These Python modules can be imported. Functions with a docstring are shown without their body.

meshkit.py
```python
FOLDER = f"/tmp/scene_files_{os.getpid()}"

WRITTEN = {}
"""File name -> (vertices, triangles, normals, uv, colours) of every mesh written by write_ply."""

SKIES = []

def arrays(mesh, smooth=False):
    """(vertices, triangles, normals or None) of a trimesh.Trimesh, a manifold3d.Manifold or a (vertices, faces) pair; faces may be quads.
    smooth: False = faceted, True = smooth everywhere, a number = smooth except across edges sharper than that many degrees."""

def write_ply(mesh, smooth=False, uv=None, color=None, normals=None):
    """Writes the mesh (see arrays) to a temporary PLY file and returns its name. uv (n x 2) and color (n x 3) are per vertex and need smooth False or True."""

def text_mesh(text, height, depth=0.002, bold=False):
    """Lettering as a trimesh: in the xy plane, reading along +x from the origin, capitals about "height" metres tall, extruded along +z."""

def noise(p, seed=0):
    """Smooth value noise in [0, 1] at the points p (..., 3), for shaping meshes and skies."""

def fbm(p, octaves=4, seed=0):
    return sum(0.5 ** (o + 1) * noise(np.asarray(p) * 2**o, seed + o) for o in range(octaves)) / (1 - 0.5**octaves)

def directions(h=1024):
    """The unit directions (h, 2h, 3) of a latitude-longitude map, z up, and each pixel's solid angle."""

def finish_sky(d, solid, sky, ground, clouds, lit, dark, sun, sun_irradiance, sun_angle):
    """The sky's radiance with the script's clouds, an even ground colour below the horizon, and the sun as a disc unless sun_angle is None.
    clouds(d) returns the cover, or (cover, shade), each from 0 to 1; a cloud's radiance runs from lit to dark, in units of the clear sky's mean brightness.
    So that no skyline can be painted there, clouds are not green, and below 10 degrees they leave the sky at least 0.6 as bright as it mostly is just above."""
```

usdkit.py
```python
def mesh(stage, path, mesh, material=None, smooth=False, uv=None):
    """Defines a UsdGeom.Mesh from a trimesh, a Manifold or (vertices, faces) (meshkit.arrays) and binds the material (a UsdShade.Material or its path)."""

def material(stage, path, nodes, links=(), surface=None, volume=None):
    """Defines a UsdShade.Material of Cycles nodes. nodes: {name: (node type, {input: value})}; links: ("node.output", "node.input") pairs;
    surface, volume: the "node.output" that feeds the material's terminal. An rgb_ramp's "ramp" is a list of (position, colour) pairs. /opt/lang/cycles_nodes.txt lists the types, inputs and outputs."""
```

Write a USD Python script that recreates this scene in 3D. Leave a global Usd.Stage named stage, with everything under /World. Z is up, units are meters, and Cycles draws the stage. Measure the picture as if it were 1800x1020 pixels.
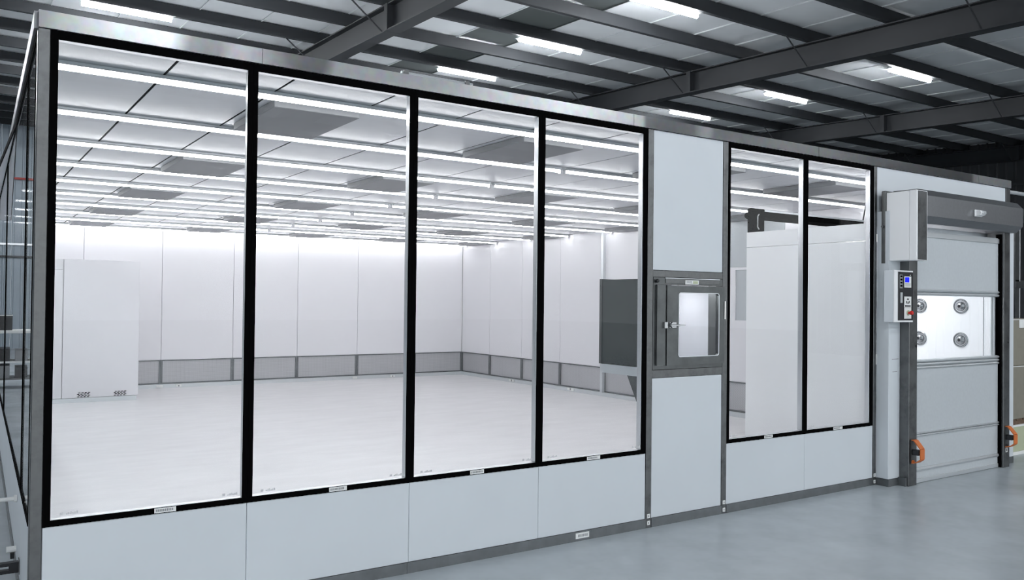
import math, random
import numpy as np, trimesh, usdkit, meshkit
from pxr import Usd, UsdGeom, UsdLux, Gf, Sdf, UsdShade

random.seed(7); np.random.seed(7)
stage = Usd.Stage.CreateInMemory()
UsdGeom.SetStageUpAxis(stage, 'Z'); UsdGeom.SetStageMetersPerUnit(stage, 1.0)
UsdGeom.Xform.Define(stage, '/World'); UsdGeom.Scope.Define(stage, '/World/Looks')

# ------------------------------------------------------------------ camera, sky, exposure
EXPOSURE = 0.0
SKY = 0.58
STRIP = 18.5          # clean-room LED strips
HALL = 205.0          # warehouse strip lights
cam = UsdGeom.Camera.Define(stage, '/World/camera')
yaw, pitch, roll = 0.5903452, 0.0132324, 0.0108924
fwd = np.array([math.sin(yaw)*math.cos(pitch), math.cos(yaw)*math.cos(pitch), math.sin(pitch)])
r0 = np.array([math.cos(yaw), -math.sin(yaw), 0.0]); u0 = np.cross(r0, fwd)
rgt = math.cos(roll)*r0 + math.sin(roll)*u0; upv = -math.sin(roll)*r0 + math.cos(roll)*u0
M = np.eye(4); M[0, :3] = rgt; M[1, :3] = upv; M[2, :3] = -fwd; M[3, :3] = (-0.33726, -4.56554, 1.64236)
cam.AddTransformOp().Set(Gf.Matrix4d(*M.ravel().tolist()))
cam.CreateHorizontalApertureAttr(36.0); cam.CreateFocalLengthAttr(1481.35*36/1800)
cam.CreateVerticalApertureAttr(36.0*1020/1800)
cam.CreateClippingRangeAttr(Gf.Vec2f(0.05, 500)); cam.CreateExposureAttr(EXPOSURE)
sky = UsdLux.DomeLight.Define(stage, '/World/sky')
sky.CreateIntensityAttr(SKY); sky.CreateColorAttr(Gf.Vec3f(0.93, 0.97, 1.0))

# ------------------------------------------------------------------ helpers
taken = {}
def path_for(parent, name):
    base = (parent.GetPath() if parent else Sdf.Path('/World'))
    k = taken.get((str(base), name), 0); taken[(str(base), name)] = k + 1
    return base.AppendChild(name if k == 0 else f'{name}_{k:03d}')
def tag(p, label=None, cat=None, group=None, kind=None):
    for k, v in (('label', label), ('category', cat), ('group', group), ('kind', kind)):
        if v: p.SetCustomDataByKey(k, v)
    return p
def thing(name, label, cat, loc=(0, 0, 0), rotz=0, group=None, kind=None):
    x = UsdGeom.Xform.Define(stage, path_for(None, name))
    x.AddTranslateOp().Set(Gf.Vec3d(*map(float, loc)))
    if rotz: x.AddRotateZOp().Set(float(rotz))
    return tag(x.GetPrim(), label, cat, group, kind)
def copy_of(root, loc, label=None, group=None, rotz=0):
    was = root.GetCustomData()
    r = thing(root.GetName().rstrip('0123456789_') if root.GetName()[-1].isdigit() else root.GetName(), label or was['label'], was['category'], loc, rotz, group or was.get('group'))
    r.GetReferences().AddInternalReference(root.GetPath()); r.SetInstanceable(True)
    return r
def obj(name, mesh, mat, parent=None, label=None, cat=None, group=None, kind=None, smooth=False):
    if isinstance(mesh, list): mesh = cat_(mesh)
    return tag(usdkit.mesh(stage, path_for(parent, name), mesh, mat, smooth=smooth).GetPrim(), label, cat, group, kind)
def cat_(ms):
    vs, fs, n = [], [], 0
    for v, f in ms:
        vs.append(v); fs.append(np.asarray(f) + n); n += len(v)
    return np.vstack(vs), np.vstack(fs)
BF = np.array([[0,2,3],[0,3,1],[4,5,7],[4,7,6],[0,1,5],[0,5,4],[2,6,7],[2,7,3],[0,4,6],[0,6,2],[1,3,7],[1,7,5]])
def B(x0, x1, y0, y1, z0, z1):
    v = np.array([[x, y, z] for x in sorted((x0, x1)) for y in sorted((y0, y1)) for z in sorted((z0, z1))], float)
    return v, np.array([[0,1,3],[0,3,2],[4,6,7],[4,7,5],[0,4,5],[0,5,1],[2,3,7],[2,7,6],[0,2,6],[0,6,4],[1,5,7],[1,7,3]])
def bev(x0, x1, y0, y1, z0, z1, c=0.004):
    lo, hi = np.array([x0, y0, z0], float), np.array([x1, y1, z1], float)
    pts = []
    for sx in (0, 1):
        for sy in (0, 1):
            for sz in (0, 1):
                k = np.where([sx, sy, sz], hi, lo); d = np.where([sx, sy, sz], -c, c)
                for a in range(3):
                    q = k + d; q[a] = k[a]; pts.append(q)
    h = trimesh.convex.convex_hull(np.array(pts))
    return np.array(h.vertices), np.array(h.faces)
AX = {'x': (0, 1, 2), 'y': (1, 2, 0), 'z': (2, 0, 1)}
def cyl(axis, c, r, a, b, n=16, r2=None):
    """cylinder along axis from a to b; c = the other two coordinates in cyclic order"""
    i, j, k = AX[axis]; r2 = r if r2 is None else r2
    t = np.arange(n)*2*np.pi/n
    v = np.zeros((2*n+2, 3))
    for q, (s, rr) in enumerate(((a, r), (b, r2))):
        v[q*n:(q+1)*n, i] = s; v[q*n:(q+1)*n, j] = c[0] + rr*np.cos(t); v[q*n:(q+1)*n, k] = c[1] + rr*np.sin(t)
    v[2*n, i], v[2*n, j], v[2*n, k] = a, c[0], c[1]; v[2*n+1, i], v[2*n+1, j], v[2*n+1, k] = b, c[0], c[1]
    f = []
    for q in range(n):
        w = (q+1) % n
        f += [[q, w, n+w], [q, n+w, n+q], [2*n, w, q], [2*n+1, n+q, n+w]]
    if b < a: f = [x[::-1] for x in f]
    return v, np.array(f)
def lathe(axis, c, prof, n=24):
    """prof: (distance along axis, radius) pairs"""
    i, j, k = AX[axis]; t = np.arange(n)*2*np.pi/n; m = len(prof)
    v = np.zeros((m*n, 3))
    for q, (s, rr) in enumerate(prof):
        v[q*n:(q+1)*n, i] = s; v[q*n:(q+1)*n, j] = c[0] + rr*np.cos(t); v[q*n:(q+1)*n, k] = c[1] + rr*np.sin(t)
    f = []
    for q in range(m-1):
        for p in range(n):
            w = (p+1) % n
            f += [[q*n+p, q*n+w, (q+1)*n+w], [q*n+p, (q+1)*n+w, (q+1)*n+p]]
    return v, np.array(f)
def prism(poly, axis, a, b):
    """convex polygon (other two coordinates in cyclic order) extruded along axis from a to b"""
    i, j, k = AX[axis]; p = np.array(poly, float)
    area = 0.5*np.sum(p[:, 0]*np.roll(p[:, 1], -1) - np.roll(p[:, 0], -1)*p[:, 1])
    if area < 0: p = p[::-1]
    n = len(p); v = np.zeros((2*n, 3)); a, b = min(a, b), max(a, b)
    v[:n, i] = a; v[n:, i] = b
    for q in (0, n): v[q:q+n, j] = p[:, 0]; v[q:q+n, k] = p[:, 1]
    f = [[0, q+1, q] for q in range(1, n-1)] + [[n, n+q, n+q+1] for q in range(1, n-1)]
    for q in range(n):
        w = (q+1) % n; f += [[q, w, n+w], [q, n+w, n+q]]
    return v, np.array(f)
def ring(x0, x1, z0, z1, w, y0, y1, wt=None, wb=None, wr=None):
    """rectangular frame in the x-z plane"""
    wt = w if wt is None else wt; wb = w if wb is None else wb; wr = w if wr is None else wr
    return [B(x0, x1, y0, y1, z1-wt, z1), B(x0, x1, y0, y1, z0, z0+wb), B(x0, x0+w, y0, y1, z0+wb, z1-wt), B(x1-wr, x1, y0, y1, z0+wb, z1-wt)]
def rot(m, ang, c=(0, 0, 0)):
    v, f = m; ca, sa = math.cos(ang), math.sin(ang); v = v - np.array(c)
    return np.c_[v[:, 0]*ca - v[:, 1]*sa, v[:, 0]*sa + v[:, 1]*ca, v[:, 2]] + np.array(c), f
def rod(p, q, r, n=8):
    p, q = np.array(p, float), np.array(q, float); d = q-p; L = np.linalg.norm(d); d /= L
    a = np.cross(d, [0, 0, 1.0] if abs(d[2]) < .9 else [1.0, 0, 0]); a /= np.linalg.norm(a); b = np.cross(d, a)
    t = np.arange(n)*2*np.pi/n; c = r*(np.cos(t)[:, None]*a + np.sin(t)[:, None]*b)
    v = np.vstack([p+c, q+c, [p], [q]]); f = []
    for k in range(n):
        w = (k+1) % n; f += [[k, w, n+w], [k, n+w, n+k], [2*n, w, k], [2*n+1, n+k, n+w]]
    return v, np.array(f)

# ------------------------------------------------------------------ materials
def mat(name, color, rough=0.5, metal=0.0, spec=0.5, var=0.0, scale=4.0, vscale=None, bump=0.0, bscale=60.0, rvar=0.0, stretch=None, coat=0.0):
    n = {'p': ('principled_bsdf', {'base_color': color, 'roughness': rough, 'metallic': metal, 'specular_ior_level': spec, 'coat_weight': coat})}
    l = []
    if var or rvar or bump:
        n['g'] = ('geometry', {}); n['m'] = ('mapping', {'scale': stretch or (1, 1, 1)}); l.append(('g.position', 'm.vector'))
    if var or rvar:
        n['n'] = ('noise_texture', {'scale': scale, 'detail': 5.0, 'roughness': 0.6}); l.append(('m.vector', 'n.vector'))
    if var:
        lo = tuple(c*(1-var) for c in color); hi = tuple(min(1, c*(1+var)) for c in color)
        n['r'] = ('rgb_ramp', {'ramp': [(0.3, lo), (0.7, hi)]}); l += [('n.fac', 'r.fac'), ('r.color', 'p.base_color')]
    if rvar:
        n['q'] = ('map_range', {'from_min': 0.3, 'from_max': 0.7, 'to_min': max(0.02, rough-rvar), 'to_max': rough+rvar, 'clamp': True}); l += [('n.fac', 'q.value'), ('q.result', 'p.roughness')]
    if bump:
        n['b'] = ('noise_texture', {'scale': bscale, 'detail': 3.0}); n['u'] = ('bump', {'strength': bump, 'distance': 0.01})
        l += [('m.vector', 'b.vector'), ('b.fac', 'u.height'), ('u.normal', 'p.normal')]
    return usdkit.material(stage, f'/World/Looks/{name}', n, l, surface='p.BSDF')
def emit(name, color, strength):
    return usdkit.material(stage, f'/World/Looks/{name}', {'e': ('emission', {'color': color, 'strength': strength})}, surface='e.emission')
def glass(name, tint=(0.97, 0.985, 0.985), f0=0.04, rough=0.0, f90=1.0):
    n = {'w': ('layer_weight', {'blend': 0.5}), 'k': ('math', {'math_type': 'power', 'value2': 5.0}), 'a': ('math', {'math_type': 'multiply_add', 'value2': f90-f0, 'value3': f0}),
         't': ('transparent_bsdf', {'color': tint}), 'g': ('glossy_bsdf', {'color': (1, 1, 1), 'roughness': rough}), 'x': ('mix_closure', {})}
    l = [('w.facing', 'k.value1'), ('k.value', 'a.value1'), ('a.value', 'x.fac'), ('t.BSDF', 'x.closure1'), ('g.BSDF', 'x.closure2')]
    return usdkit.material(stage, f'/World/Looks/{name}', n, l, surface='x.closure')

PANEL = mat('panel', (0.645, 0.688, 0.725), 0.42, var=0.02, scale=1.5, bump=0.01, bscale=30)
PANEL_IN = mat('panel_inside', (0.81, 0.805, 0.835), 0.35, var=0.01, scale=1.0)
WHITE = mat('white_paint', (0.86, 0.87, 0.88), 0.4)
STEEL = mat('steel', (0.15, 0.155, 0.157), 0.36, 0.85, var=0.12, scale=6, rvar=0.08)
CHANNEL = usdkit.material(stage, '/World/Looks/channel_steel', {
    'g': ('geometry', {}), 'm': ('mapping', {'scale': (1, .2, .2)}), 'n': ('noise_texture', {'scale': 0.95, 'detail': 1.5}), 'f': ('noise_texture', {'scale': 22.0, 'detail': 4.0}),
    'r': ('rgb_ramp', {'ramp': [(0.40, (0.12, 0.125, 0.13)), (0.47, (0.15, 0.155, 0.16)), (0.51, (0.42, 0.43, 0.44)), (0.62, (0.50, 0.51, 0.52))]}),  # film residue and stand-in reflections: bright and dark stretches put into the colour
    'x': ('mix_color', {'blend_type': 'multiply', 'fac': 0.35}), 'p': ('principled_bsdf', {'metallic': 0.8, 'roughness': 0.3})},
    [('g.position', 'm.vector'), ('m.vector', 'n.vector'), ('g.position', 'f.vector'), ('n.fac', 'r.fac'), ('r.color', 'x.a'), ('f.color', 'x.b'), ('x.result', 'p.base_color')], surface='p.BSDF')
STEEL_DARK = mat('steel_dark', (0.14, 0.148, 0.149), 0.42, 0.9, var=0.15, scale=9)
SKIRT = mat('skirting_steel', (0.20, 0.212, 0.22), 0.40, 0.85, var=0.12, scale=8)
TUBE = mat('mullion_steel', (0.72, 0.73, 0.75), 0.30, 0.8)
BLACK = mat('black_rubber', (0.002, 0.002, 0.0022), 0.9, spec=0.02)
DARK = mat('dark_plastic', (0.012, 0.013, 0.016), 0.4)
GLASS = glass('window_glass', f0=0.012, f90=0.55)   # reflectance lowered to thin the sky veil on the panes
SIDE_GLASS = glass('side_glass')
CLEAR = glass('clear_vinyl', (0.95, 0.965, 0.97), 0.02)
VINYL = mat('cleanroom_vinyl', (0.92, 0.905, 0.91), 0.28, var=0.045, scale=2.6, stretch=(0.6, 1.6, 1))
EPOXY = mat('epoxy_floor', (0.42, 0.462, 0.49), 0.30, var=0.07, scale=1.2, rvar=0.06)
CEIL = mat('ceiling_panel', (0.58, 0.59, 0.625), 0.45, var=0.02, scale=2)
GRILLE_C = mat('filter_grille', (0.20, 0.207, 0.22), 0.45)
JOINT = mat('dark_joint', (0.006, 0.006, 0.007), 0.9, spec=0.1)
MESHP = usdkit.material(stage, '/World/Looks/perforated_plate', {
    'g': ('geometry', {}), 'm': ('mapping', {'scale': (60, 60, 60), 'rotation': (0, 0.785, 0)}), 'v': ('checker_texture', {'scale': 1.0, 'color1': (0.56, 0.56, 0.58), 'color2': (0.38, 0.385, 0.40)}),
    'n': ('noise_texture', {'scale': 3.0, 'detail': 4.0}), 'x': ('mix_color', {'blend_type': 'mix', 'fac': 0.5, 'b': (0.53, 0.53, 0.55)}), 'p': ('principled_bsdf', {'roughness': 0.45, 'metallic': 0.3})},
    [('g.position', 'm.vector'), ('m.vector', 'v.vector'), ('g.position', 'n.vector'), ('n.fac', 'x.fac'), ('v.color', 'x.a'), ('x.result', 'p.base_color')], surface='p.BSDF')
ROOF = mat('roof_sheet', (0.63, 0.65, 0.665), 0.55, var=0.06, scale=0.8)
SKYLIGHT = mat('skylight_sheet', (0.075, 0.085, 0.085), 0.35)
BEAM = mat('painted_beam', (0.014, 0.016, 0.019), 0.6, var=0.12, scale=1.0)
PURLIN = mat('purlin_paint', (0.026, 0.029, 0.033), 0.6, var=0.1, scale=1.0)
CLAD = mat('wall_cladding', (0.30, 0.36, 0.41), 0.5, var=0.06, scale=0.7)
CLAD_DARK = mat('dark_cladding', (0.045, 0.048, 0.052), 0.6, var=0.1, scale=0.7)  # darkened so the colour carries the shade of the unlit hall end
CURTAIN = mat('curtain_fabric', (0.50, 0.535, 0.56), 0.6, var=0.03, scale=40)
ALU = mat('aluminium', (0.66, 0.69, 0.71), 0.35, 0.6)
HOODM = mat('hood_steel', (0.27, 0.278, 0.29), 0.38, 0.9, var=0.05, scale=30)
CHROME = mat('chrome', (0.72, 0.73, 0.74), 0.10, 1.0)
NOZM = mat('nozzle_metal', (0.38, 0.39, 0.40), 0.18, 1.0)
SHOWERW = mat('shower_panel', (0.93, 0.93, 0.945), 0.4)
ORANGE = mat('orange_paint', (0.62, 0.16, 0.035), 0.45)
RED = mat('red_plastic', (0.65, 0.02, 0.015), 0.35)
BLUE = emit('blue_screen', (0.02, 0.03, 1.0), 1.3)
PAPER = mat('paper', (0.80, 0.81, 0.80), 0.7)
PRINT = mat('grey_print', (0.28, 0.29, 0.30), 0.7)
ETCH = mat('etched_print', (0.60, 0.61, 0.62), 0.7)
CARTON = mat('carton_board', (0.24, 0.225, 0.185), 0.85, var=0.05, scale=12)
GREENP = mat('pale_green_paint', (0.48, 0.52, 0.36), 0.6)
WOOD = mat('pallet_wood', (0.14, 0.09, 0.06), 0.8, var=0.2, scale=10)
TEAL = mat('pass_box_side', (0.030, 0.041, 0.044), 0.6, 0.0, var=0.08, scale=5)
LED = emit('led_strip', (1.0, 0.975, 0.99), STRIP)
HALLL = emit('hall_lamp', (0.93, 0.96, 1.0), HALL)
SHOWERL = emit('air_shower_lamp', (0.97, 0.98, 1.0), 10.5)
HATCHL = emit('hatch_lamp', (0.97, 0.97, 1.0), 60.0)
LINER = mat('liner_sheet', (0.66, 0.66, 0.70), 0.3)
YARD_BOUNCE = mat('yard_concrete', (0.62, 0.63, 0.63), 0.8, var=0.08, scale=0.5)
REDPIPE = mat('red_pipe', (0.50, 0.06, 0.05), 0.5)

# ------------------------------------------------------------------ the warehouse: floor, roof, walls
XA, XB, YA, YB, S = -14.0, 24.0, -14.0, 26.0, 0.043
def zr(y): return 5.70 + S*y
fl = thing('floor', 'blue-grey epoxy hall floor with the pale vinyl floor of the glazed room', 'floor', kind='structure')
obj('epoxy_slab', B(XA, XB, YA, YB, -0.12, 0), EPOXY, fl)
obj('yard_slab', B(XA-20, XB+20, -60, YA-.01, -0.12, -.005), YARD_BOUNCE, fl, 'added unseen pale slab outside the open hall front, evens glass reflections and bounces light')  # unseen slab added to even glass reflections and bounce light up
obj('vinyl_sheet', prism([(0.07, 0.05), (9.17, 0.05), (9.17, 11.6), (0.34, 11.6)], 'z', 0, 0.004), VINYL, fl, 'off-white vinyl floor inside the clean room')
rf = thing('roof', 'light sheet-metal hall roof carried on dark purlins', 'roof', kind='structure')
k = 0
for x in np.arange(XA, XB, 1.0):
    sk = int(round(x)) in (7, -6, 19)
    w = 1.0
    poly = [(YA, zr(YA)+.22), (YB, zr(YB)+.22), (YB, zr(YB)+.26), (YA, zr(YA)+.26)]
    ribs = [prism([(YA, zr(YA)+.20), (YB, zr(YB)+.20), (YB, zr(YB)+.23), (YA, zr(YA)+.23)], 'x', x+.985, x+1.0)]
    obj('roof_sheet' if not sk else 'skylight', [prism(poly, 'x', x, x+.996)] + ribs, SKYLIGHT if sk else ROOF, rf, 'dark translucent skylight strip' if sk else None)
py = 4.05 - 1.385*13
while py < YB:
    z = zr(py)
    obj('purlin', [B(XA, XB, py-.003, py+.003, z+.02, z+.205), B(XA, XB, py, py+.07, z+.199, z+.205), B(XA, XB, py, py+.07, z+.02, z+.026), B(XA, XB, py+.064, py+.07, z+.026, z+.045)], PURLIN, rf)
    py += 1.385
RX = [-13.55, -7.35, -1.15, 5.05, 11.25, 17.45, 23.65]
names = ['outer left', 'second from the far left', 'just left of the glazed room', 'over the second large window', 'over the wall panel with the hatch', 'over the roll-up door', 'along the dark end wall']
for x, nm in zip(RX, names):
    b = thing('roof_beam', f'dark painted steel I-beam rafter under the hall roof, {nm}', 'beam', (x, 0, 0), kind='structure')
    def sl(x0, x1, d0, d1): return prism([(YA, zr(YA)-d1), (YB, zr(YB)-d1), (YB, zr(YB)-d0), (YA, zr(YA)-d0)], 'x', x0, x1)
    obj('web', sl(-.008, .008, .018, .382), BEAM, b); obj('flange', sl(-.11, .11, 0, .018), BEAM, b); obj('flange', sl(-.11, .11, .382, .40), BEAM, b)
    for y in (-2.2, 6.7, 15.6):
        obj('splice_plate', B(-.12, .12, y-.05, y+.05, zr(y)-.40, zr(y)-.002), BEAM, b)
    for q in range(-2, 8):
        y = 4.05 + 2.77*q
        if YA < y < YB-1:
            obj('brace', [rod((-.62, y+.03, zr(y)+.02), (-.10, y+.03, zr(y)-.385), .012, 6)], BEAM, b)
            obj('cleat', B(-.03, .03, y+.005, y+.06, zr(y)-.002, zr(y)+.19), BEAM, b)
def cladding(name, label, w0, w1, ztop, place, m):
    t = thing(name, label, 'wall', kind='structure')
    n = int(round((w1-w0)/1.0))
    for q in range(n):
        a = w0 + q; xs, ds = [], []
        for j in range(4):
            u = a + j*.25
            xs += [u, u+.17, u+.19, u+.23]; ds += [0, 0, .03, .03]
        xs.append(a+.998); ds.append(0)
        xs, ds = np.array(xs), np.array(ds); nn = len(xs)
        zt = ztop if np.ndim(ztop) == 0 else ztop[0] + (ztop[1]-ztop[0])*(q+.5)/n
        v = np.vstack([np.c_[xs, ds, np.zeros(nn)], np.c_[xs, ds, np.full(nn, zt)], np.c_[xs, ds-.012, np.zeros(nn)], np.c_[xs, ds-.012, np.full(nn, zt)]])
        f = []
        for j in range(nn-1):
            f += [[j, j+1, nn+j+1], [j, nn+j+1, nn+j], [2*nn+j, 3*nn+j, 3*nn+j+1], [2*nn+j, 3*nn+j+1, 2*nn+j+1]]
        obj('cladding_sheet', (place(v), np.array(f)), m, t)
    return t
wb = cladding('wall_warehouse_back', 'blue-grey ribbed metal cladding at the far end of the hall', XA, XB, zr(YB)+.23, lambda v: np.c_[v[:, 0], YB - v[:, 1], v[:, 2]], CLAD)
for z in (2.86, 3.25):
    obj('girt', B(XA, XB, YB-.12, YB-.04, z-.03, z+.03), PURLIN if z < 3 else ALU, wb)
wr = cladding('wall_warehouse_right', 'ribbed cladding of the hall end wall beyond the roll-up door, coloured dark for shade', YA, YB, (zr(YA)+.23, zr(YB)+.23), lambda v: np.c_[XB - v[:, 1], v[:, 0], v[:, 2]], CLAD_DARK)
for z in (3.9, 5.0): obj('girt', B(XB-.12, XB-.04, YA, YB, z-.04, z+.04), CLAD_DARK, wr)
wl = cladding('wall_warehouse_left', 'ribbed metal cladding of the hall left of the glazed room', -5.0, YB, (zr(-5)+.23, zr(YB)+.23), lambda v: np.c_[XA + v[:, 1], v[:, 0], v[:, 2]], CLAD)
obj('door_post', B(XA-.1, XA+.1, -5.2, -5.0, 0, zr(-5)+.2), BEAM, wl)  # ends the wall at a made-up opening that lets sky fill in

# ------------------------------------------------------------------ the clean room: glazed front
H = 3.0
WIN = [(0.053, 1.02), (1.02, 1.993), (1.993, 2.95), (2.95, 3.908), (4.76, 5.725), (5.725, 6.70)]
front = thing('wall_front', 'front wall of the clean room: pale panels, steel posts and top channel', 'wall', kind='structure')
for a, b in ((0, 1.064), (1.064, 3.754), (3.754, 5.878), (5.878, 8.513), (8.513, 9.183)):
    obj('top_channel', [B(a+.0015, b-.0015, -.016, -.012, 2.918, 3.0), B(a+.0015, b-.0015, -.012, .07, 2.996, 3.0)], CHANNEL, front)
obj('header_core', B(0.02, 9.12, -.010, .05, 2.922, 2.994), WHITE, front)
for a, b in ((0, .053), (3.909, 3.964), (4.706, 4.759), (6.701, 6.748)):
    obj('post', bev(a, b, -.006, .055, 0.0, 2.917, .003), STEEL, front)
obj('post', bev(9.09, 9.183, -.006, .055, 0.0, 2.917, .003), STEEL, front)
for a, b in ((.055, 1.019), (1.021, 1.992), (1.994, 2.949), (2.951, 3.907), (4.761, 5.724), (5.726, 6.699)):
    obj('sill_panel', bev(a, b, 0, .05, .066, .5415, .002), PANEL, front)
obj('column_panel', bev(3.966, 4.704, 0, .05, .066, 1.0865, .002), PANEL, front)
obj('column_panel', bev(3.966, 4.704, 0, .05, 1.884, 2.916, .002), PANEL, front)
obj('rail', bev(3.966, 4.704, -.004, .05, 1.0885, 1.147, .002), STEEL, front)
obj('rail', bev(3.966, 4.704, -.004, .05, 1.832, 1.882, .002), STEEL, front)
obj('header_panel', bev(6.75, 9.088, 0, .05, 2.36, 2.916, .002), PANEL, front)
for a, b in ((.054, 1.98), (1.982, 3.908), (3.965, 4.705), (4.76, 6.70)):
    obj('skirting', B(a, b, -.008, .05, 0, .065), SKIRT, front)
for x, pz in ((3.936, (.036, .086)), (4.732, (.030, .088)), (6.724, (.03, .09))):
    for z in pz:
        tg = obj('tag', [B(x-.013, x+.013, -.010, -.006, z-.015, z+.015)], PAPER, front, 'small white square tag')
        obj('tag_print', [B(x-.004, x+.004, -.0108, -.010, z-.007, z+.007)], PRINT, tg)
tg = obj('tag', B(3.262, 3.378, -.012, -.008, .018, .056), PAPER, front, 'white label plate on the skirting')
obj('tag_print', [B(3.28+.011*q, 3.286+.011*q, -.0128, -.012, .028, .046) for q in range(8)], PRINT, tg)
obj('tag', B(6.738, 6.746, -.012, -.006, 1.10, 1.19), PAPER, front, 'narrow white tag on the post')
# steel tubes behind the panes
for x in (1.02, 1.993, 2.95, 5.725): obj('mullion', bev(x-.021, x+.021, .012, .060, .572, 2.876, .002), TUBE, front)
for a, b in ((.054, .087), (3.868, 3.908), (4.76, 4.788), (6.662, 6.70)): obj('mullion', bev(a, b, .012, .058, .572, 2.876, .002), TUBE, front)
for a, b in ((.054, 3.908), (4.76, 6.70)):
    obj('frame_rail', bev(a, b, .012, .055, .5435, .571, .002), TUBE, front); obj('frame_rail', bev(a, b, .012, .055, 2.877, 2.916, .002), TUBE, front)
stick = [(.552, .657), (1.483, 1.59), (2.417, 2.519), (3.358, 3.476), (5.205, 5.31), (6.115, 6.245)]
wlab = ['leftmost tall window pane of the glazed front', 'second tall window pane from the left', 'third tall window pane from the left', 'tall window pane just left of the hatch column',
        'tall window pane just right of the hatch column', 'tall window pane next to the roll-up door']
for q, ((a, b), (s0, s1)) in enumerate(zip(WIN, stick)):
    w = thing(f'window_{q+1}', wlab[q] + ', black edging', 'window', kind='structure')
    a0, b0 = a+.0005, b-.0005
    wl_ = .034 if q == 0 else (.027 if q != 4 else .028); wr_ = .027 if q not in (3, 5) else .042
    gp = obj('glass_pane', B(a0+.004, b0-.004, .002, .010, .548, 2.912), GLASS, w)
    obj('gasket', ring(a0, b0, .543, 2.917, wl_, -.004, .0015, wt=.042, wb=.029, wr=wr_), BLACK, w)
    st = obj('sticker', B(s0, s1, -.0062, -.0042, .5465, .5705), PAPER, w, 'small white label on the bottom edging')
    obj('sticker_print', [B(s0+.008+.0085*j, s0+.0138+.0085*j, -.0068, -.0062, .553, .565) for j in range(10)], PRINT, st)
    for u in ([a+.075, b-.13] if q < 4 else [a+.05]):
        obj('etched_mark', [B(u, u+.014, .0008, .0018, .592, .604)] + [B(u+.026+.009*j, u+.033+.009*j, .0008, .0018, .592, .592+.007+.003*(j % 3)) for j in range(6)], ETCH, gp)

# side wall on the left, glazed too, set very slightly out of square
side = thing('wall_left', 'glazed left side wall of the clean room seen at a grazing angle', 'wall', (0, 0, 0), rotz=-1.43, kind='structure')
L = 11.6; ys = np.array([.06, .86, 4.6, 8.1, L])
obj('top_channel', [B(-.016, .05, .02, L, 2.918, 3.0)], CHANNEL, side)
for a, b in zip(ys[:-1], ys[1:]):
    obj('sill_panel', B(0, .05, a+.001, b-.001, .066, .5415), PANEL, side)
    obj('skirting', B(-.008, .05, a, b, 0, .065), SKIRT, side)
    obj('glass_pane', B(.002, .010, a+.002, b-.002, .545, 2.914), SIDE_GLASS, side)
    obj('gasket', [B(-.004, .0015, a, a+.022, .572, 2.875), B(-.004, .0015, b-.022, b, .572, 2.875), B(-.004, .0015, a, b, .543, .572), B(-.004, .0015, a, b, 2.875, 2.917)], BLACK, side)
for y in ys[1:-1]: obj('mullion', B(.012, .055, y-.02, y+.02, .572, 2.876), TUBE, side)
for z0, z1 in ((.5435, .571), (2.877, 2.916)): obj('frame_rail', B(.012, .055, .06, L, z0, z1), TUBE, side)

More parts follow.
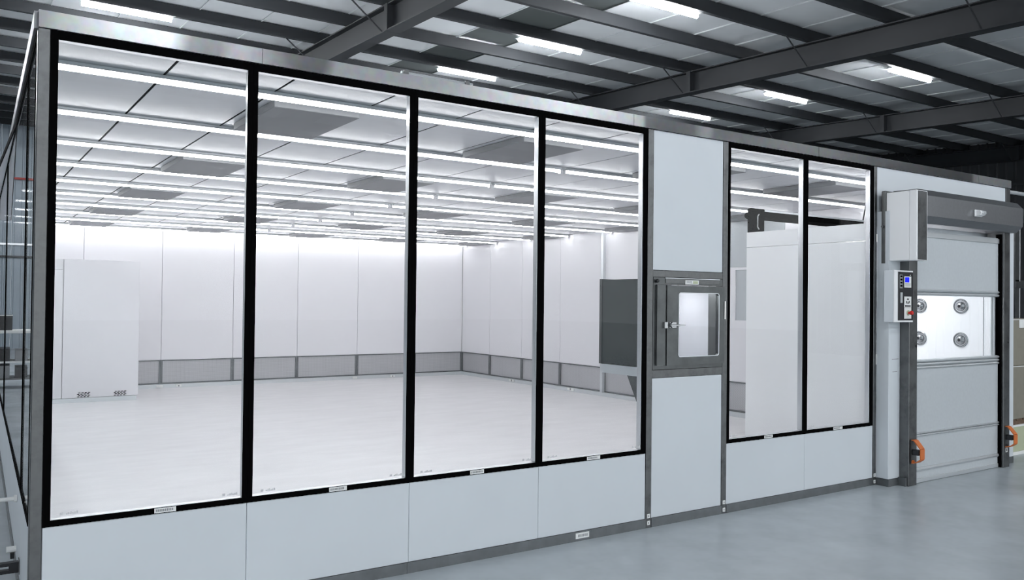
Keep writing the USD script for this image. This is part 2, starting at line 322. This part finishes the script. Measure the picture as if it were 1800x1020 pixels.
# rear and right walls with return-air grilles along the floor
rear = thing('wall_rear', 'white panelled rear wall of the clean room above low perforated grilles', 'wall', kind='structure')
RJ = [0.25, 1.608, 2.885, 4.16, 5.41, 6.68, 8.0, 9.17]
for a, b in zip(RJ[:-1], RJ[1:]):
    obj('wall_panel', bev(a+.003, b-.003, 11.6, 11.65, .512, 2.88, .002), PANEL_IN, rear)
    obj('return_grille', B(a+.03, b-.03, 11.615, 11.63, .098, .492), MESHP, rear, 'grey perforated return-air grille')
    obj('grille_frame', ring(a+.002, b-.002, .08, .511, .028, 11.595, 11.625, wt=.02, wb=.02), SKIRT, rear)
obj('joint_backing', B(.25, 9.22, 11.652, 11.67, 0, 2.9), PRINT, rear)
obj('cornice', B(.25, 9.17, 11.585, 11.6, 2.855, 2.88), PANEL_IN, rear)
base = obj('baseboard_rear', B(.3, 9.17, 11.58, 11.6, 0.004, .075), ALU, None, 'thin metal baseboard at the foot of the rear wall', 'baseboard', kind='structure')
right = thing('wall_right', 'white panelled right wall of the clean room above low perforated grilles', 'wall', kind='structure')
QJ = [0.06, 1.66, 2.93, 4.2, 5.46, 6.73, 8.0, 9.26, 10.45, 11.595]
for a, b in zip(QJ[:-1], QJ[1:]):
    if abs(a-2.93) < .01:
        obj('wall_panel', [B(9.17, 9.22, a+.003, b-.003, .512, 1.40), B(9.17, 9.22, a+.003, b-.003, 2.13, 2.17), B(9.17, 9.22, a+.003, a+.10, 1.40, 2.13), B(9.17, 9.22, 3.80, b-.003, 1.40, 2.13)], PANEL_IN, right)
        obj('upper_panel', B(9.172, 9.22, a+.003, b-.003, 2.172, 2.88), CURTAIN, right, 'grey upper wall panel')
        obj('glass_pane', B(9.19, 9.198, a+.10, 3.80, 1.40, 2.13), CURTAIN, right, 'narrow blue-grey viewing pane')
    else:
        obj('wall_panel', B(9.17, 9.22, a+.003, b-.003, .512, 2.88), PANEL_IN, right)
    obj('return_grille', B(9.185, 9.20, a+.03, b-.03, .098, .492), MESHP, right, 'grey perforated return-air grille')
    m = [(np.c_[9.17 - (v[:, 1]-11.6), v[:, 0], v[:, 2]], f[:, ::-1]) for v, f in ring(a+.002, b-.002, .08, .511, .028, 11.59, 11.605, wt=.02, wb=.02)]
    m = [(np.c_[v[:, 0]*1.0, v[:, 1], v[:, 2]], f) for v, f in m]
    obj('grille_frame', m, SKIRT, right)
obj('joint_backing', B(9.222, 9.25, .06, 11.66, 0, 2.9), PRINT, right)
obj('wall_post', B(9.11, 9.168, 6.70, 6.76, .076, 2.878), ALU, right, 'light steel post')
obj('baseboard_right', B(9.15, 9.169, 1.5, 11.58, 0.004, .075), ALU, None, 'thin metal baseboard at the foot of the right wall', 'baseboard', kind='structure')

# ------------------------------------------------------------------ ceiling panels with hanging filter grilles
ceil = thing('ceiling', 'clean room ceiling of pale grey panels with dark joints', 'ceiling', kind='structure')
CX = [.06] + [.02+.627*q for q in range(1, 15)] + [9.17]
CY = [.06] + [.43+1.22*q for q in range(0, 10)] + [11.6]
for i, (a, b) in enumerate(zip(CX[:-1], CX[1:])):
    for j, (c, d) in enumerate(zip(CY[:-1], CY[1:])):
        obj('ceiling_panel', B(a+.008, b-.008, c+.004, d-.004, 2.882, 2.886), CEIL, ceil)
        if i % 3 == 2 and j % 2 == 1:
            obj('filter_grille', bev(a+.055, b-.004, c+.16, d-.16, 2.832, 2.8815, .004), GRILLE_C, ceil, 'grey perforated filter grille')
obj('joint_backing', B(.06, 9.17, .06, 11.6, 2.887, 2.93), JOINT, ceil)
obj('top_cover', prism([(.09, .075), (9.17, .075), (9.17, 11.65), (.36, 11.65)], 'z', 2.935, 2.985), WHITE, ceil, 'unseen white top cover of the glazed room, added to bounce light upward')  # unseen white top added to bounce lamp light onto the hall roof
ordi = ['first', 'second', 'third', 'fourth', 'fifth', 'sixth', 'seventh', 'eighth', 'ninth', 'tenth']
def strip(x0, x1, y, label, loc, group):
    t = thing('led_strip_light', label, 'ceiling light', loc, group=group)
    n = x1-x0
    obj('housing', [B(0, n, -.025, .025, .030, .045), B(0, n, -.042, .042, .020, .024)], ALU, t)
    obj('diffuser', cyl('x', (0, .008), .011, .004, n-.004, 12), LED, t, smooth=40)
    for a in (-.001, n-.005): obj('end_cap', B(a, a+.006, -.018, .018, -.012, .024), WHITE, t)
    return t
zl = 2.836
protos = {}
for q in range(10):
    y = CY[q+1]
    for side_, x0, x1 in (('left', .105 if q < 2 else .34, 4.345), ('right', 4.395, 9.14)):
        lab = f'white LED ceiling strip, {side_} run of the {ordi[q]} row behind the front glass'
        if (side_, x0) not in protos: protos[(side_, x0)] = strip(x0, x1, y, lab, (x0, y, zl), f'{side_} LED runs')
        else: copy_of(protos[(side_, x0)], (x0, y, zl), lab)

# ------------------------------------------------------------------ inside the room
cb = thing('service_cabinet', 'tall white panelled cabinet against the rear wall at the left', 'cabinet', (0, 0, .004))
obj('body', B(.42, 2.20, 9.98, 11.57, .075, 2.19), PANEL_IN, cb)
obj('front_panel', bev(1.14, 2.22, 9.95, 9.98, .075, 2.21, .003), PANEL_IN, cb); obj('front_panel', bev(.42, 1.13, 9.95, 9.98, .075, 2.045, .003), PANEL_IN, cb)
obj('header_panel', bev(.42, 1.13, 9.95, 9.98, 2.05, 2.21, .003), PANEL_IN, cb)
obj('plinth', B(.42, 2.20, 9.955, 11.57, 0, .07), ALU, cb)
for x0, x1 in ((1.345, 1.525), (1.862, 2.043)):
    slots = [B(x0+.004+.045*j+(.015 if r % 2 else 0), x0+.034+.045*j+(.015 if r % 2 else 0), 9.944, 9.951, .085+.020*r, .095+.020*r) for j in range(4) for r in range(4)]
    obj('vent', slots, JOINT, cb, 'small louvred vent')
for q, (x, w, lab) in enumerate(((2.86, .11, 'left'), (3.19, .09, 'second'), (6.62, .10, 'third'), (7.47, .10, 'right'))):
    s = thing('wall_socket', f'small white socket box on the rear baseboard, {"leftmost" if q == 0 else ["", "second from left", "third from left", "rightmost"][q]} of the row', 'socket', (x, 11.575, .04), group='rear sockets')
    obj('plate', [B(-w/2, w/2, -.02, .004, -.022, .022)], PAPER, s)
    if q in (1, 3): obj('socket_face', [B(-.012, .012, -.022, -.0195, -.016, .012)], PRINT, s)
for q, (y, lab) in enumerate(((9.55, 'nearer the far corner'), (7.62, 'nearer the hatch'))):
    s = thing('wall_socket', f'small white socket box on the right-hand baseboard, {lab}', 'socket', (9.15, y, .045), group='right-hand sockets')
    obj('plate', B(-.02, .002, -.09, -.02, -.022, .022), PAPER, s); obj('plate', B(-.02, .002, .02, .09, -.022, .022), PAPER, s)
    obj('socket_face', [B(-.012, .002, -.02, .02, -.016, .016)], PRINT, s)

# ------------------------------------------------------------------ pass box (hatch)
pb = thing('pass_box', 'stainless steel pass-through hatch box with glazed door in the front wall', 'hatch')
x0, x1, z0, z1 = 3.968, 4.702, 1.149, 1.830
obj('body', [B(3.99, 4.0, .05, .60, 1.16, 1.82), B(4.69, 4.70, .05, .60, 1.16, 1.82), B(4.0, 4.69, .05, .60, 1.16, 1.17), B(4.0, 4.69, .05, .60, 1.81, 1.82)], TEAL, pb, 'dark grey box body inside the room')
obj('liner', B(4.0, 4.001, .05, .60, 1.172, 1.81), STEEL_DARK, pb); obj('liner', B(4.689, 4.69, .05, .13, 1.172, 1.81), STEEL_DARK, pb)
obj('liner', B(4.689, 4.69, .131, .60, 1.172, 1.81), LINER, pb, 'pale inner liner'); obj('liner', B(4.001, 4.689, .05, .60, 1.17, 1.172), LINER, pb)
obj('chamber_lamp', B(4.2, 4.5, .30, .36, 1.800, 1.8098), HATCHL, pb)
obj('rear_door', ring(3.985, 4.705, 1.155, 1.825, .06, .60, .63), STEEL_DARK, pb)
obj('rear_glass', B(4.045, 4.645, .61, .618, 1.215, 1.765), CLEAR, pb)
obj('face_frame', ring(x0, x1, z0, z1, .022, -.004, .05, wt=.052, wb=.028, wr=.004) + [B(3.992, 4.078, -.022, .0, 1.18, 1.774)], STEEL_DARK, pb)
obj('lamp_slot', [B(4.09, 4.66, -.008, -.004, 1.790, 1.822)], STEEL, pb); obj('slot_edge', [B(4.085, 4.665, -.012, -.004, 1.824, 1.829)], ALU, pb)
tg = obj('tag', [B(4.289, 4.43, -.012, -.008, 1.783, 1.815)], PAPER, pb, 'white and green label above the door'); obj('tag_print', [B(4.30, 4.36, -.0125, -.012, 1.804, 1.808), B(4.30, 4.36, -.0125, -.012, 1.793, 1.797)], PRINT, tg)
obj('tag_print', [B(4.37, 4.422, -.0125, -.012, 1.789, 1.810)], GREENP, tg)
obj('knob', lathe('y', (1.803, 3.996), [(-.004, .012), (-.018, .014), (-.026, .012), (-.028, .0)]), DARK, pb, 'black button', smooth=40)
# door leaf with a rounded window
from shapely.geometry import box as sbox, Point
door_leaf = sbox(4.084, 1.178, 4.700, 1.772).buffer(.0).difference(sbox(4.222, 1.259, 4.616, 1.699).buffer(.018))
dm = trimesh.creation.extrude_polygon(door_leaf, .024, engine='earcut'); dv = np.array(dm.vertices)
dr = obj('door', (np.c_[dv[:, 0], -.006 - dv[:, 2], dv[:, 1]], np.array(dm.faces)[:, ::-1][:, ::-1]), STEEL_DARK, pb)
obj('door_glass', B(4.196, 4.642, -.018, -.012, 1.233, 1.725), CLEAR, dr)
fr = sbox(4.222, 1.259, 4.616, 1.699).buffer(.022).difference(sbox(4.222, 1.259, 4.616, 1.699).buffer(.016))
dm = trimesh.creation.extrude_polygon(fr, .003, engine='earcut'); dv = np.array(dm.vertices)
obj('glass_bead', (np.c_[dv[:, 0], -.030 - dv[:, 2], dv[:, 1]], np.array(dm.faces)), ALU, dr)
la = obj('latch', [B(4.052, 4.085, -.040, -.022, 1.455, 1.500), B(4.095, 4.165, -.046, -.030, 1.458, 1.498)], NOZM, pb, 'chrome compression latch')
obj('latch_handle', [bev(4.10, 4.200, -.062, -.044, 1.470, 1.484, .003), B(4.196, 4.245, -.060, -.046, 1.471, 1.483)], NOZM, la)
obj('latch_cam', [cyl('y', (1.478, 4.125), .022, -.056, -.040, 14)], NOZM, la)
obj('hinge', [cyl('z', (4.697, -.034), .006, 1.52, 1.66, 10)], CHROME, dr); 
obj('support_frame', [B(3.985, 4.705, .05, .60, 1.085, 1.155)], ALU, pb, 'light steel angle frame under the box')
for x in (3.99, 4.69):
    obj('bracket', prism([(.058, 1.085), (.30, 1.085), (.058, .66)], 'x', x, x+.008), STEEL_DARK, pb, 'triangular support bracket')

# ------------------------------------------------------------------ air shower behind the roll-up door
sh = thing('air_shower', 'white walk-through air shower cabin behind the roll-up door', 'air shower')
obj('side_panel', [B(6.73, 6.79, .062, 1.50, .005, 2.236)], SHOWERW, sh); obj('side_panel', [B(8.55, 8.61, -.14, 1.50, .005, 2.236)], SHOWERW, sh)
obj('upper_panel', [B(6.73, 6.79, .062, 1.50, 2.242, 2.40)], SHOWERW, sh); obj('upper_panel', [B(8.55, 8.61, .062, 1.50, 2.242, 2.40)], SHOWERW, sh)
obj('cabin_roof', [B(6.79, 8.55, .062, 1.50, 2.35, 2.40)], SHOWERW, sh)
obj('rear_curtain', [B(6.79, 8.55, 1.44, 1.46, .005, 2.35)], SHOWERW, sh)
obj('cabin_lamp', [B(7.2, 8.1, .4, 1.1, 2.335, 2.348)], SHOWERL, sh)
obj('panel_seam', [B(8.546, 8.5498, -.050, -.046, .01, 2.23)], PRINT, sh)
obj('door_trim', [B(8.53, 8.5498, -.139, -.125, .005, 2.23)], ALU, sh)
for z in (0.58, 0.935, 1.285, 1.64, 1.99):
    for y in (.186, .636, 1.086):
        n_ = obj('nozzle', lathe('x', (y, z), [(8.5498, .080), (8.546, .080), (8.540, .074), (8.538, .068), (8.545, .062), (8.546, .050), (8.535, .046), (8.522, .036), (8.515, .024), (8.514, .014), (8.530, .010), (8.535, 0)], 24), NOZM, sh, smooth=35)
        obj('nozzle_eye', lathe('x', (y, z), [(8.513, .016), (8.510, .012), (8.509, 0)], 14), DARK, n_)
        obj('nozzle_groove', lathe('x', (y, z), [(8.5375, .0745), (8.5365, .0735), (8.5365, .069), (8.5375, .068)], 24), PRINT, n_)
# the inner end's roll-up hood above the cabin
obj('rear_hood', prism([(1.46, 2.575), (1.70, 2.575), (1.73, 2.60), (1.73, 2.63), (1.70, 2.65), (1.46, 2.65)], 'x', 6.96, 8.75), BLACK, sh, 'dark hood of the inner roll-up door')
obj('hood_rim', [B(6.96, 8.75, 1.450, 1.462, 2.635, 2.655)], ALU, sh)
obj('rear_motor_box', [bev(6.745, 6.955, 1.45, 1.505, 2.402, 2.66, .004)], BLACK, sh, 'dark motor box')
obj('cable_loop', [rod((6.83, 1.438, 2.46), (6.83, 1.438, 2.58), .007), rod((6.83, 1.438, 2.58), (6.86, 1.445, 2.60), .007), rod((6.83, 1.438, 2.46), (6.86, 1.445, 2.44), .007)], PAPER, sh)
obj('conduit', [rod((8.74, 1.5, 2.45), (8.86, 1.5, 2.878), .008)], DARK, sh)

# ------------------------------------------------------------------ roll-up door
rd = thing('roll_up_door', 'grey high-speed roll-up door with clear middle band and steel guides', 'door')
for a, b in ((6.750, 6.928), (8.735, 9.013)):
    obj('jamb_box', [bev(a, b, -.125, -.001, .066, 2.50, .004)], PANEL, rd, 'pale jamb casing'); obj('jamb_base', [B(a, b, -.128, -.001, 0, .065)], SKIRT, rd)
obj('jamb_slot', [B(6.80, 6.90, -.127, -.1248, 1.150, 1.156), B(6.81, 6.88, -.127, -.1248, 1.035, 1.039)], PRINT, rd)
obj('guide_column', [bev(6.927, 7.056, -.215, -.05, 0, 2.45, .004)], STEEL, rd); obj('guide_column', [bev(8.612, 8.735, -.22, -.05, 0, 2.45, .004)], STEEL, rd)
obj('column_foot', [B(6.90, 6.927, -.20, -.125, 0, .075)], SKIRT, rd)
obj('brush_seal', [B(8.597, 8.611, -.20, -.145, 0.005, 2.38)], BLACK, rd); obj('brush_seal', [B(7.057, 7.066, -.20, -.15, 0.005, 2.38)], BLACK, rd)
obj('bolt', [cyl('y', (1.27, 7.035), .012, -.219, -.2145, 10)], DARK, rd); obj('bolt', [cyl('y', (1.275, 8.70), .008, -.224, -.2195, 10)], DARK, rd)
cy0, cy1 = -.169, -.161
obj('curtain', [B(7.06, 8.597, cy0, cy1, 1.79, 2.34)], CURTAIN, rd, 'grey upper curtain'); obj('curtain', [B(7.06, 8.597, cy0, cy1, .47, 1.055)], CURTAIN, rd, 'grey middle curtain')
obj('curtain', [B(7.06, 8.597, cy0, cy1, .144, .432)], CURTAIN, rd, 'grey lower curtain'); obj('curtain', [B(7.06, 8.597, cy0, cy1, .04, .11)], CURTAIN, rd)
obj('vision_band', [B(7.06, 8.597, -.168, -.164, 1.13, 1.75)], CLEAR, rd, 'clear see-through band of the curtain')
def bar(z0, z1, n):
    h = (z1-z0)/n
    return [prism([(-.159, z0+q*h), (-.178, z0+q*h+.15*h), (-.186, z0+q*h+.5*h), (-.178, z0+q*h+.85*h), (-.159, z0+(q+1)*h)], 'x', 7.07, 8.596) for q in range(n)]
obj('stiffener_bar', bar(1.735, 1.802, 2), ALU, rd); obj('stiffener_bar', bar(1.05, 1.144, 3), ALU, rd); obj('stiffener_bar', bar(.428, .472, 2), ALU, rd); obj('stiffener_bar', bar(.105, .146, 1), ALU, rd)
obj('bottom_bar', [bev(7.07, 8.596, -.180, -.150, .004, .042, .003)], ALU, rd)
obj('top_bar', [B(7.06, 8.597, -.180, -.155, 2.285, 2.33)], ALU, rd)
hd = obj('hood', prism([(-.05, 2.395), (-.27, 2.395), (-.335, 2.455), (-.335, 2.640), (-.28, 2.700), (-.05, 2.700)], 'x', 6.93, 8.752), HOODM, rd, 'octagonal steel hood over the door')
sn = obj('motion_sensor', [bev(7.80, 7.93, -.352, -.334, 2.50, 2.565, .004), prism([(-.352, 2.505), (-.385, 2.515), (-.395, 2.535), (-.385, 2.555), (-.352, 2.56)], 'x', 7.815, 7.915)], WHITE, rd, 'small white motion sensor on the hood')
obj('sensor_lens', [bev(7.845, 7.905, -.402, -.386, 2.522, 2.550, .003)], ALU, sn)
mb = obj('motor_cover', [bev(6.757, 6.925, -.312, -.09, 2.045, 2.665, .004)], WHITE, rd, 'white motor cover box'); obj('motor_front', [bev(6.755, 6.928, -.380, -.315, 2.043, 2.667, .003)], WHITE, rd)
obj('motor_plate', [B(6.775, 6.915, -.3825, -.3802, 2.05, 2.66)], STEEL, rd, 'bare steel front plate'); obj('motor_bracket', [bev(6.748, 6.928, -.088, -.046, 2.022, 2.685, .004)], STEEL_DARK, rd)
obj('bracket_bolt', [cyl('x', (-.068, 2.36), .012, 6.728, 6.749, 8)], STEEL_DARK, rd)
for xg in (6.952, 8.640):
    prof = [(-.221, .415), (-.245, .415), (-.305, .345), (-.305, .255), (-.265, .225), (-.221, .215)]
    seg = []
    for (ya, za), (yb, zb) in zip(prof[:-1], prof[1:]):
        d = np.array([yb-ya, zb-za]); d = d/np.linalg.norm(d); nrm = np.array([d[1], -d[0]])*.008
        seg.append(prism([(ya, za), (yb, zb), (yb+nrm[0], zb+nrm[1]), (ya+nrm[0], za+nrm[1])], 'x', xg, xg+.066))
    obj('sensor_guard', seg, ORANGE, rd, 'orange bent guard over the photocell')
    obj('guard_plate', [B(xg-.005, xg+.05, -.2235, -.219, .20, .425)], STEEL_DARK, rd)
    obj('photocell', [bev(xg+.01, xg+.055, -.285, -.2235, .285, .335, .003)], DARK, rd, 'black photocell')
    obj('guard_bolt', [cyl('y', (.222, xg+.02), .016, -.238, -.22, 10)], ORANGE if xg < 8 else STEEL, rd)
obj('tag', [B(8.655, 8.69, -.223, -.2205, .155, .205)], PAPER, rd); obj('tag_print', [B(8.667, 8.678, -.224, -.223, .165, .195)], DARK, rd)

# control box on the left jamb
cx0, cx1, cz0, cz1, cyf = 6.668, 6.962, 1.490, 1.958, -.228
ct = thing('control_box', 'grey control box with black keypad panel, blue screen and red emergency button', 'control box')
obj('housing', [bev(cx0, 6.9255, cyf+.012, -.126, cz0, cz1, .004)], PANEL, ct); lid = obj('lid', [bev(cx0, cx1, cyf, cyf+.0105, cz0, cz1, .003)], WHITE, ct)
fx0, fx1, fz0, fz1 = 6.722, 6.955, 1.508, 1.943
def P(u0_, u1_, v0_, v1_, t0=0.0, t1=.0012):   # a flat rectangle on the key panel, u to the right, v down
    y = cyf-.0035
    return B(fx0+(fx1-fx0)*u0_, fx0+(fx1-fx0)*u1_, y-t1, y-t0, fz1-(fz1-fz0)*v1_, fz1-(fz1-fz0)*v0_)
kp = obj('key_panel', [B(fx0, fx1, cyf-.0035, cyf, fz0, fz1)], DARK, ct)
sw = obj('switch_strip', [P(.09, .28, .054, .34)], PRINT, kp); obj('switch', [P(.13, .24, v, v+.035, .0012, .004) for v in (.075, .14, .205, .27)], BLACK, kp)
obj('indicator', [P(.77, .83, .05, .07)], PAPER, kp)
obj('display', [P(.40, .87, .088, .318)], PAPER, kp); obj('screen', [P(.45, .73, .108, .212, .0012, .002)], BLUE, kp, 'lit blue screen')
obj('display_print', [P(.46, .82, .235, .245, .0012, .0018), P(.46, .82, .258, .268, .0012, .0018), P(.46, .80, .282, .292, .0012, .0018)], PRINT, kp)
obj('handle_slot', [P(.13, .27, .425, .64, 0, .004)], ALU, kp)
obj('label_plate', [P(.40, .88, .507, .966)], PAPER, kp, 'white plate with black emblem')
emb = []
for k_ in range(3):
    cxe, cze, rr = fx0+(fx1-fx0)*.64, fz1-(fz1-fz0)*.605, .026
    a_ = math.radians(90-120*k_)
    pts = [(rr*math.cos(a_+math.radians(t))*s_, rr*math.sin(a_+math.radians(t))*s_) for t, s_ in ((-42, 1), (0, 1.1), (42, 1), (36, .5), (0, .55), (-36, .5))]
    c4 = [(cze+q[1], cxe+q[0]) for q in pts]
    for tri in ((0, 1, 4, 5), (1, 2, 3, 4)):
        emb.append(prism([c4[t] for t in tri], 'y', cyf-.0060, cyf-.0047))
obj('emblem', emb, DARK, kp, 'black emblem of three bent arrows'); obj('label_print', [P(.45, .83, .69, .715, .0012, .0018), P(.42, .86, .733, .738, .0012, .0018)], DARK, kp)
ex, ez = fx0+(fx1-fx0)*.66, fz1-(fz1-fz0)*.845
obj('button_collar', cyl('y', (ez, ex), .024, cyf-.0047, cyf-.010, 18), GREENP, kp, smooth=40)
obj('emergency_button', lathe('y', (ez, ex), [(cyf-.010, .011), (cyf-.030, .011), (cyf-.031, .019), (cyf-.044, .019), (cyf-.050, .014), (cyf-.051, 0)], 18), RED, kp, 'red mushroom emergency button', smooth=40)

# ------------------------------------------------------------------ warehouse lamps
def hall_lamp(loc, label, group):
    t = thing('strip_lamp', label, 'ceiling light', loc, group=group)
    obj('housing', [prism([(-.06, .045), (.06, .045), (.035, .075), (-.035, .075)], 'x', -.66, .66), B(-.45, -.43, -.14, .02, .075, .085), B(.43, .45, -.14, .02, .075, .085), B(-.66, .66, -.10, .10, .052, .058)], ALU, t)
    obj('tube', cyl('x', (0, .02), .032, -.65, .65, 12), HALLL, t, smooth=40)
    return t
proto = None
seen = {(1, 3): 'nearest the left corner of the clean room', (2, 1): 'highest of all at the top edge', (2, 2): 'above the third and fourth windows', (2, 3): 'right above the third window',
        (3, 1): 'rightmost of all, above the roll-up door', (3, 2): 'above the window beside the roll-up door', (3, 3): 'lowest, just above the hatch column'}
for bi, x in enumerate((-4.25, 1.95, 8.15, 14.35)):
    for ri in (-3, -2, 1, 2, 3) + ((4, 5, 6) if bi < 2 else ()):  # front and back rows are unseen, added to light the facade and roof
        y = 4.24 + 2.77*(ri-1); k_ = (bi, ri)
        lab = f'glowing strip lamp under the hall roof, {seen[k_]}' if k_ in seen else 'glowing strip lamp under the hall roof, added unseen to light facade and roof'
        loc = (x, y, zr(y)-.02); grp = 'strip lamps under the hall roof' if k_ in seen else 'added hall lamps outside the picture'
        if proto is None: proto = hall_lamp(loc, lab, grp)
        else: copy_of(proto, loc, lab, grp)

# ------------------------------------------------------------------ goods right of the door
pc = thing('green_crate', 'low pale green crate under the pallet of cartons at the right edge', 'crate', (9.85, .55, 0))
obj('body', bev(-.44, .46, -.46, .44, .035, .325, .004), GREENP, pc); obj('rim', B(-.445, .465, -.465, .445, .31, .33), PAPER, pc); obj('rim', B(-.445, .465, -.465, .445, 0, .035), PAPER, pc)
pl = thing('pallet', 'dark wooden pallet between green crate and cartons', 'pallet', (9.85, .55, .33))
for q in range(3): obj('bearer', B(-.42, .44, -.44+.38*q, -.36+.38*q, 0, .045), WOOD, pl)
for q in range(6): obj('deck_board', B(-.43+.146*q, -.31+.146*q, -.45, .43, .045, .065), WOOD, pl)
for q, (z0, z1) in enumerate(((.395, .985), (.987, 1.505))):
    c = thing('carton', 'brown cardboard carton, lower one of the stack at the right edge' if q == 0 else 'brown cardboard carton with white paper slip, upper one of the stack', 'box', (9.85, .55, z0), group=None)
    obj('box_body', bev(-.42, .43, -.46, .42, 0, z1-z0, .006), CARTON, c); obj('tape', B(-.42, .43, -.463, -.4605, z1-z0-.012, z1-z0-.004), PAPER, c)
    if q: obj('paper_slip', B(-.268, -.02, -.466, -.4605, z1-z0-.10, z1-z0-.01), PAPER, c, 'white paper slip')
rk = thing('storage_rack', 'dark steel storage rack standing beyond the cartons', 'rack', (12.0, 1.25, 0))
obj('upright', B(-.12, .0, -.03, .03, 0, 3.0), STEEL_DARK, rk); obj('upright', B(1.9, 2.0, -.03, .03, 0, 3.0), STEEL_DARK, rk); obj('upright', B(-.12, 0, .9, .96, 0, 3.0), STEEL_DARK, rk); obj('upright', B(1.9, 2.0, .9, .96, 0, 3.0), STEEL_DARK, rk)
obj('upright_edge', B(0, .012, -.035, -.03, 1.4, 2.95), PAPER, rk, 'white edge strip')
for z in (.9, 1.9, 2.9):
    obj('shelf_beam', B(-.12, 2.0, -.045, -.031, z, z+.09), STEEL_DARK, rk); obj('shelf', B(-.1, 1.98, -.03, .93, z+.09, z+.11), STEEL_DARK, rk)
dk = thing('machine_cover', 'black machine cover standing behind the cartons', 'cabinet', (10.3, 2.2, 0))
obj('body', bev(-.6, .9, -.5, .5, .08, 1.75, .03), DARK, dk); obj('foot', B(-.5, -.4, -.4, .4, 0, .08), DARK, dk); obj('foot', B(.7, .8, -.4, .4, 0, .08), DARK, dk)
tr = thing('pipe', 'pale horizontal pipe leaving the right end of the clean room top', 'pipe', (9.18, .2, 2.93))
obj('tube', rod((0.01, 0, 0), (2.4, 0, .02), .022, 12), ALU, tr, smooth=40); obj('clamp', B(.02, .06, -.03, .03, -.03, .03), STEEL, tr)

# ------------------------------------------------------------------ left of the room
rp = thing('red_pipe', 'thin red pipe along the far cladding left of the clean room', 'pipe', (0, 25.85, 5.3))
obj('tube', cyl('x', (0, 0), .035, -13.8, 6, 10), REDPIPE, rp, smooth=40); obj('clamp', B(-3, -2.95, -.04, .1, -.045, .045), STEEL, rp)
wk = thing('workbench', 'low steel workbench with a white top beyond the rear of the clean room', 'bench', (-.6, 13.0, 0))
for x in (-2.2, -.4, 1.9):
    for y in (-.3, .3): obj('leg', B(x-.03, x+.03, y-.03, y+.03, 0, .98), STEEL_DARK, wk)
obj('bench_top', bev(-2.3, 2.0, -.36, .36, .98, 1.03, .004), PAPER, wk); obj('shelf', B(-2.25, 1.95, -.33, .33, .46, .49), PAPER, wk); obj('shelf', B(-2.25, 1.95, -.33, .33, .16, .19), STEEL, wk)
for lev, n0 in ((.19, 11), (.49, 9)):
    xs_ = -2.15
    for q in range(n0):
        w_ = .22 + .09*((q*5+int(lev*10)) % 3); h_ = .16 + .03*((q*7) % 3)
        obj('drawer', bev(xs_, xs_+w_-.03, -.325, .30, lev, lev+h_, .004), [DARK, PRINT, CLAD_DARK, PAPER][(q*3+int(lev*10)) % 4], wk)
        xs_ += w_ + .05
bl = ['dark wide bin at the left end', 'steel bin, second', 'black tall bin in the middle', 'steel low bin, fourth', 'dark bin at the right end']
for q in range(5):
    x = -2.4 + .85*q; w, h = .14+.05*((q*7) % 3), .12+.05*((q*5) % 4)
    c = thing('parts_bin', f'{bl[q]} of the workbench top beyond the room', 'bin', (x, 12.9, 1.03))
    obj('bin_body', bev(-w, w, -.12, .12, 0, h, .006), [DARK, STEEL, CLAD_DARK][q % 3], c); obj('bin_rim', B(-w-.006, w+.006, -.126, .126, h-.012, h), [PAPER, DARK, STEEL][q % 3], c)
pp = thing('pipe_stub', 'short white pipe stub on the outside of the left glazed wall', 'pipe', (0, 1.3, .425))
obj('tube', cyl('x', (0, 0), .012, -.36, .028, 10), PAPER, pp, smooth=40); obj('flange', cyl('x', (0, 0), .022, .015, .03, 12), PAPER, pp)
bk = thing('floor_bracket', 'black clamp at the foot of the left glazed wall', 'clamp', (0.02, .86, .15))
obj('arm', [B(-.17, -.002, -.02, .02, .0, .018), B(-.17, -.002, -.02, .02, -.04, -.022), B(-.05, -.002, -.02, .02, -.022, .0)], DARK, bk); obj('plate', B(-.004, .0, -.03, .03, -.05, .03), STEEL, bk)
vb = thing('valve', 'tiny pale valve on the skirting of the left glazed wall', 'valve', (.025, 1.2, .15))
obj('valve_body', cyl('x', (0, 0), .018, -.05, .0, 10), PAPER, vb); obj('valve_nut', B(-.03, -.01, -.025, .025, -.05, -.02), DARK, vb)
cd = thing('conduit', 'thin pale conduit lying on the top channel above the second window', 'pipe', (1.9, .03, 3.0))
obj('tube', rod((.02, 0, .018), (.52, 0, .018), .010, 8), ALU, cd, smooth=40); obj('bracket', B(.03, .06, -.02, .02, 0, .03), STEEL, cd); obj('bracket', B(.46, .49, -.02, .02, 0, .03), STEEL, cd)
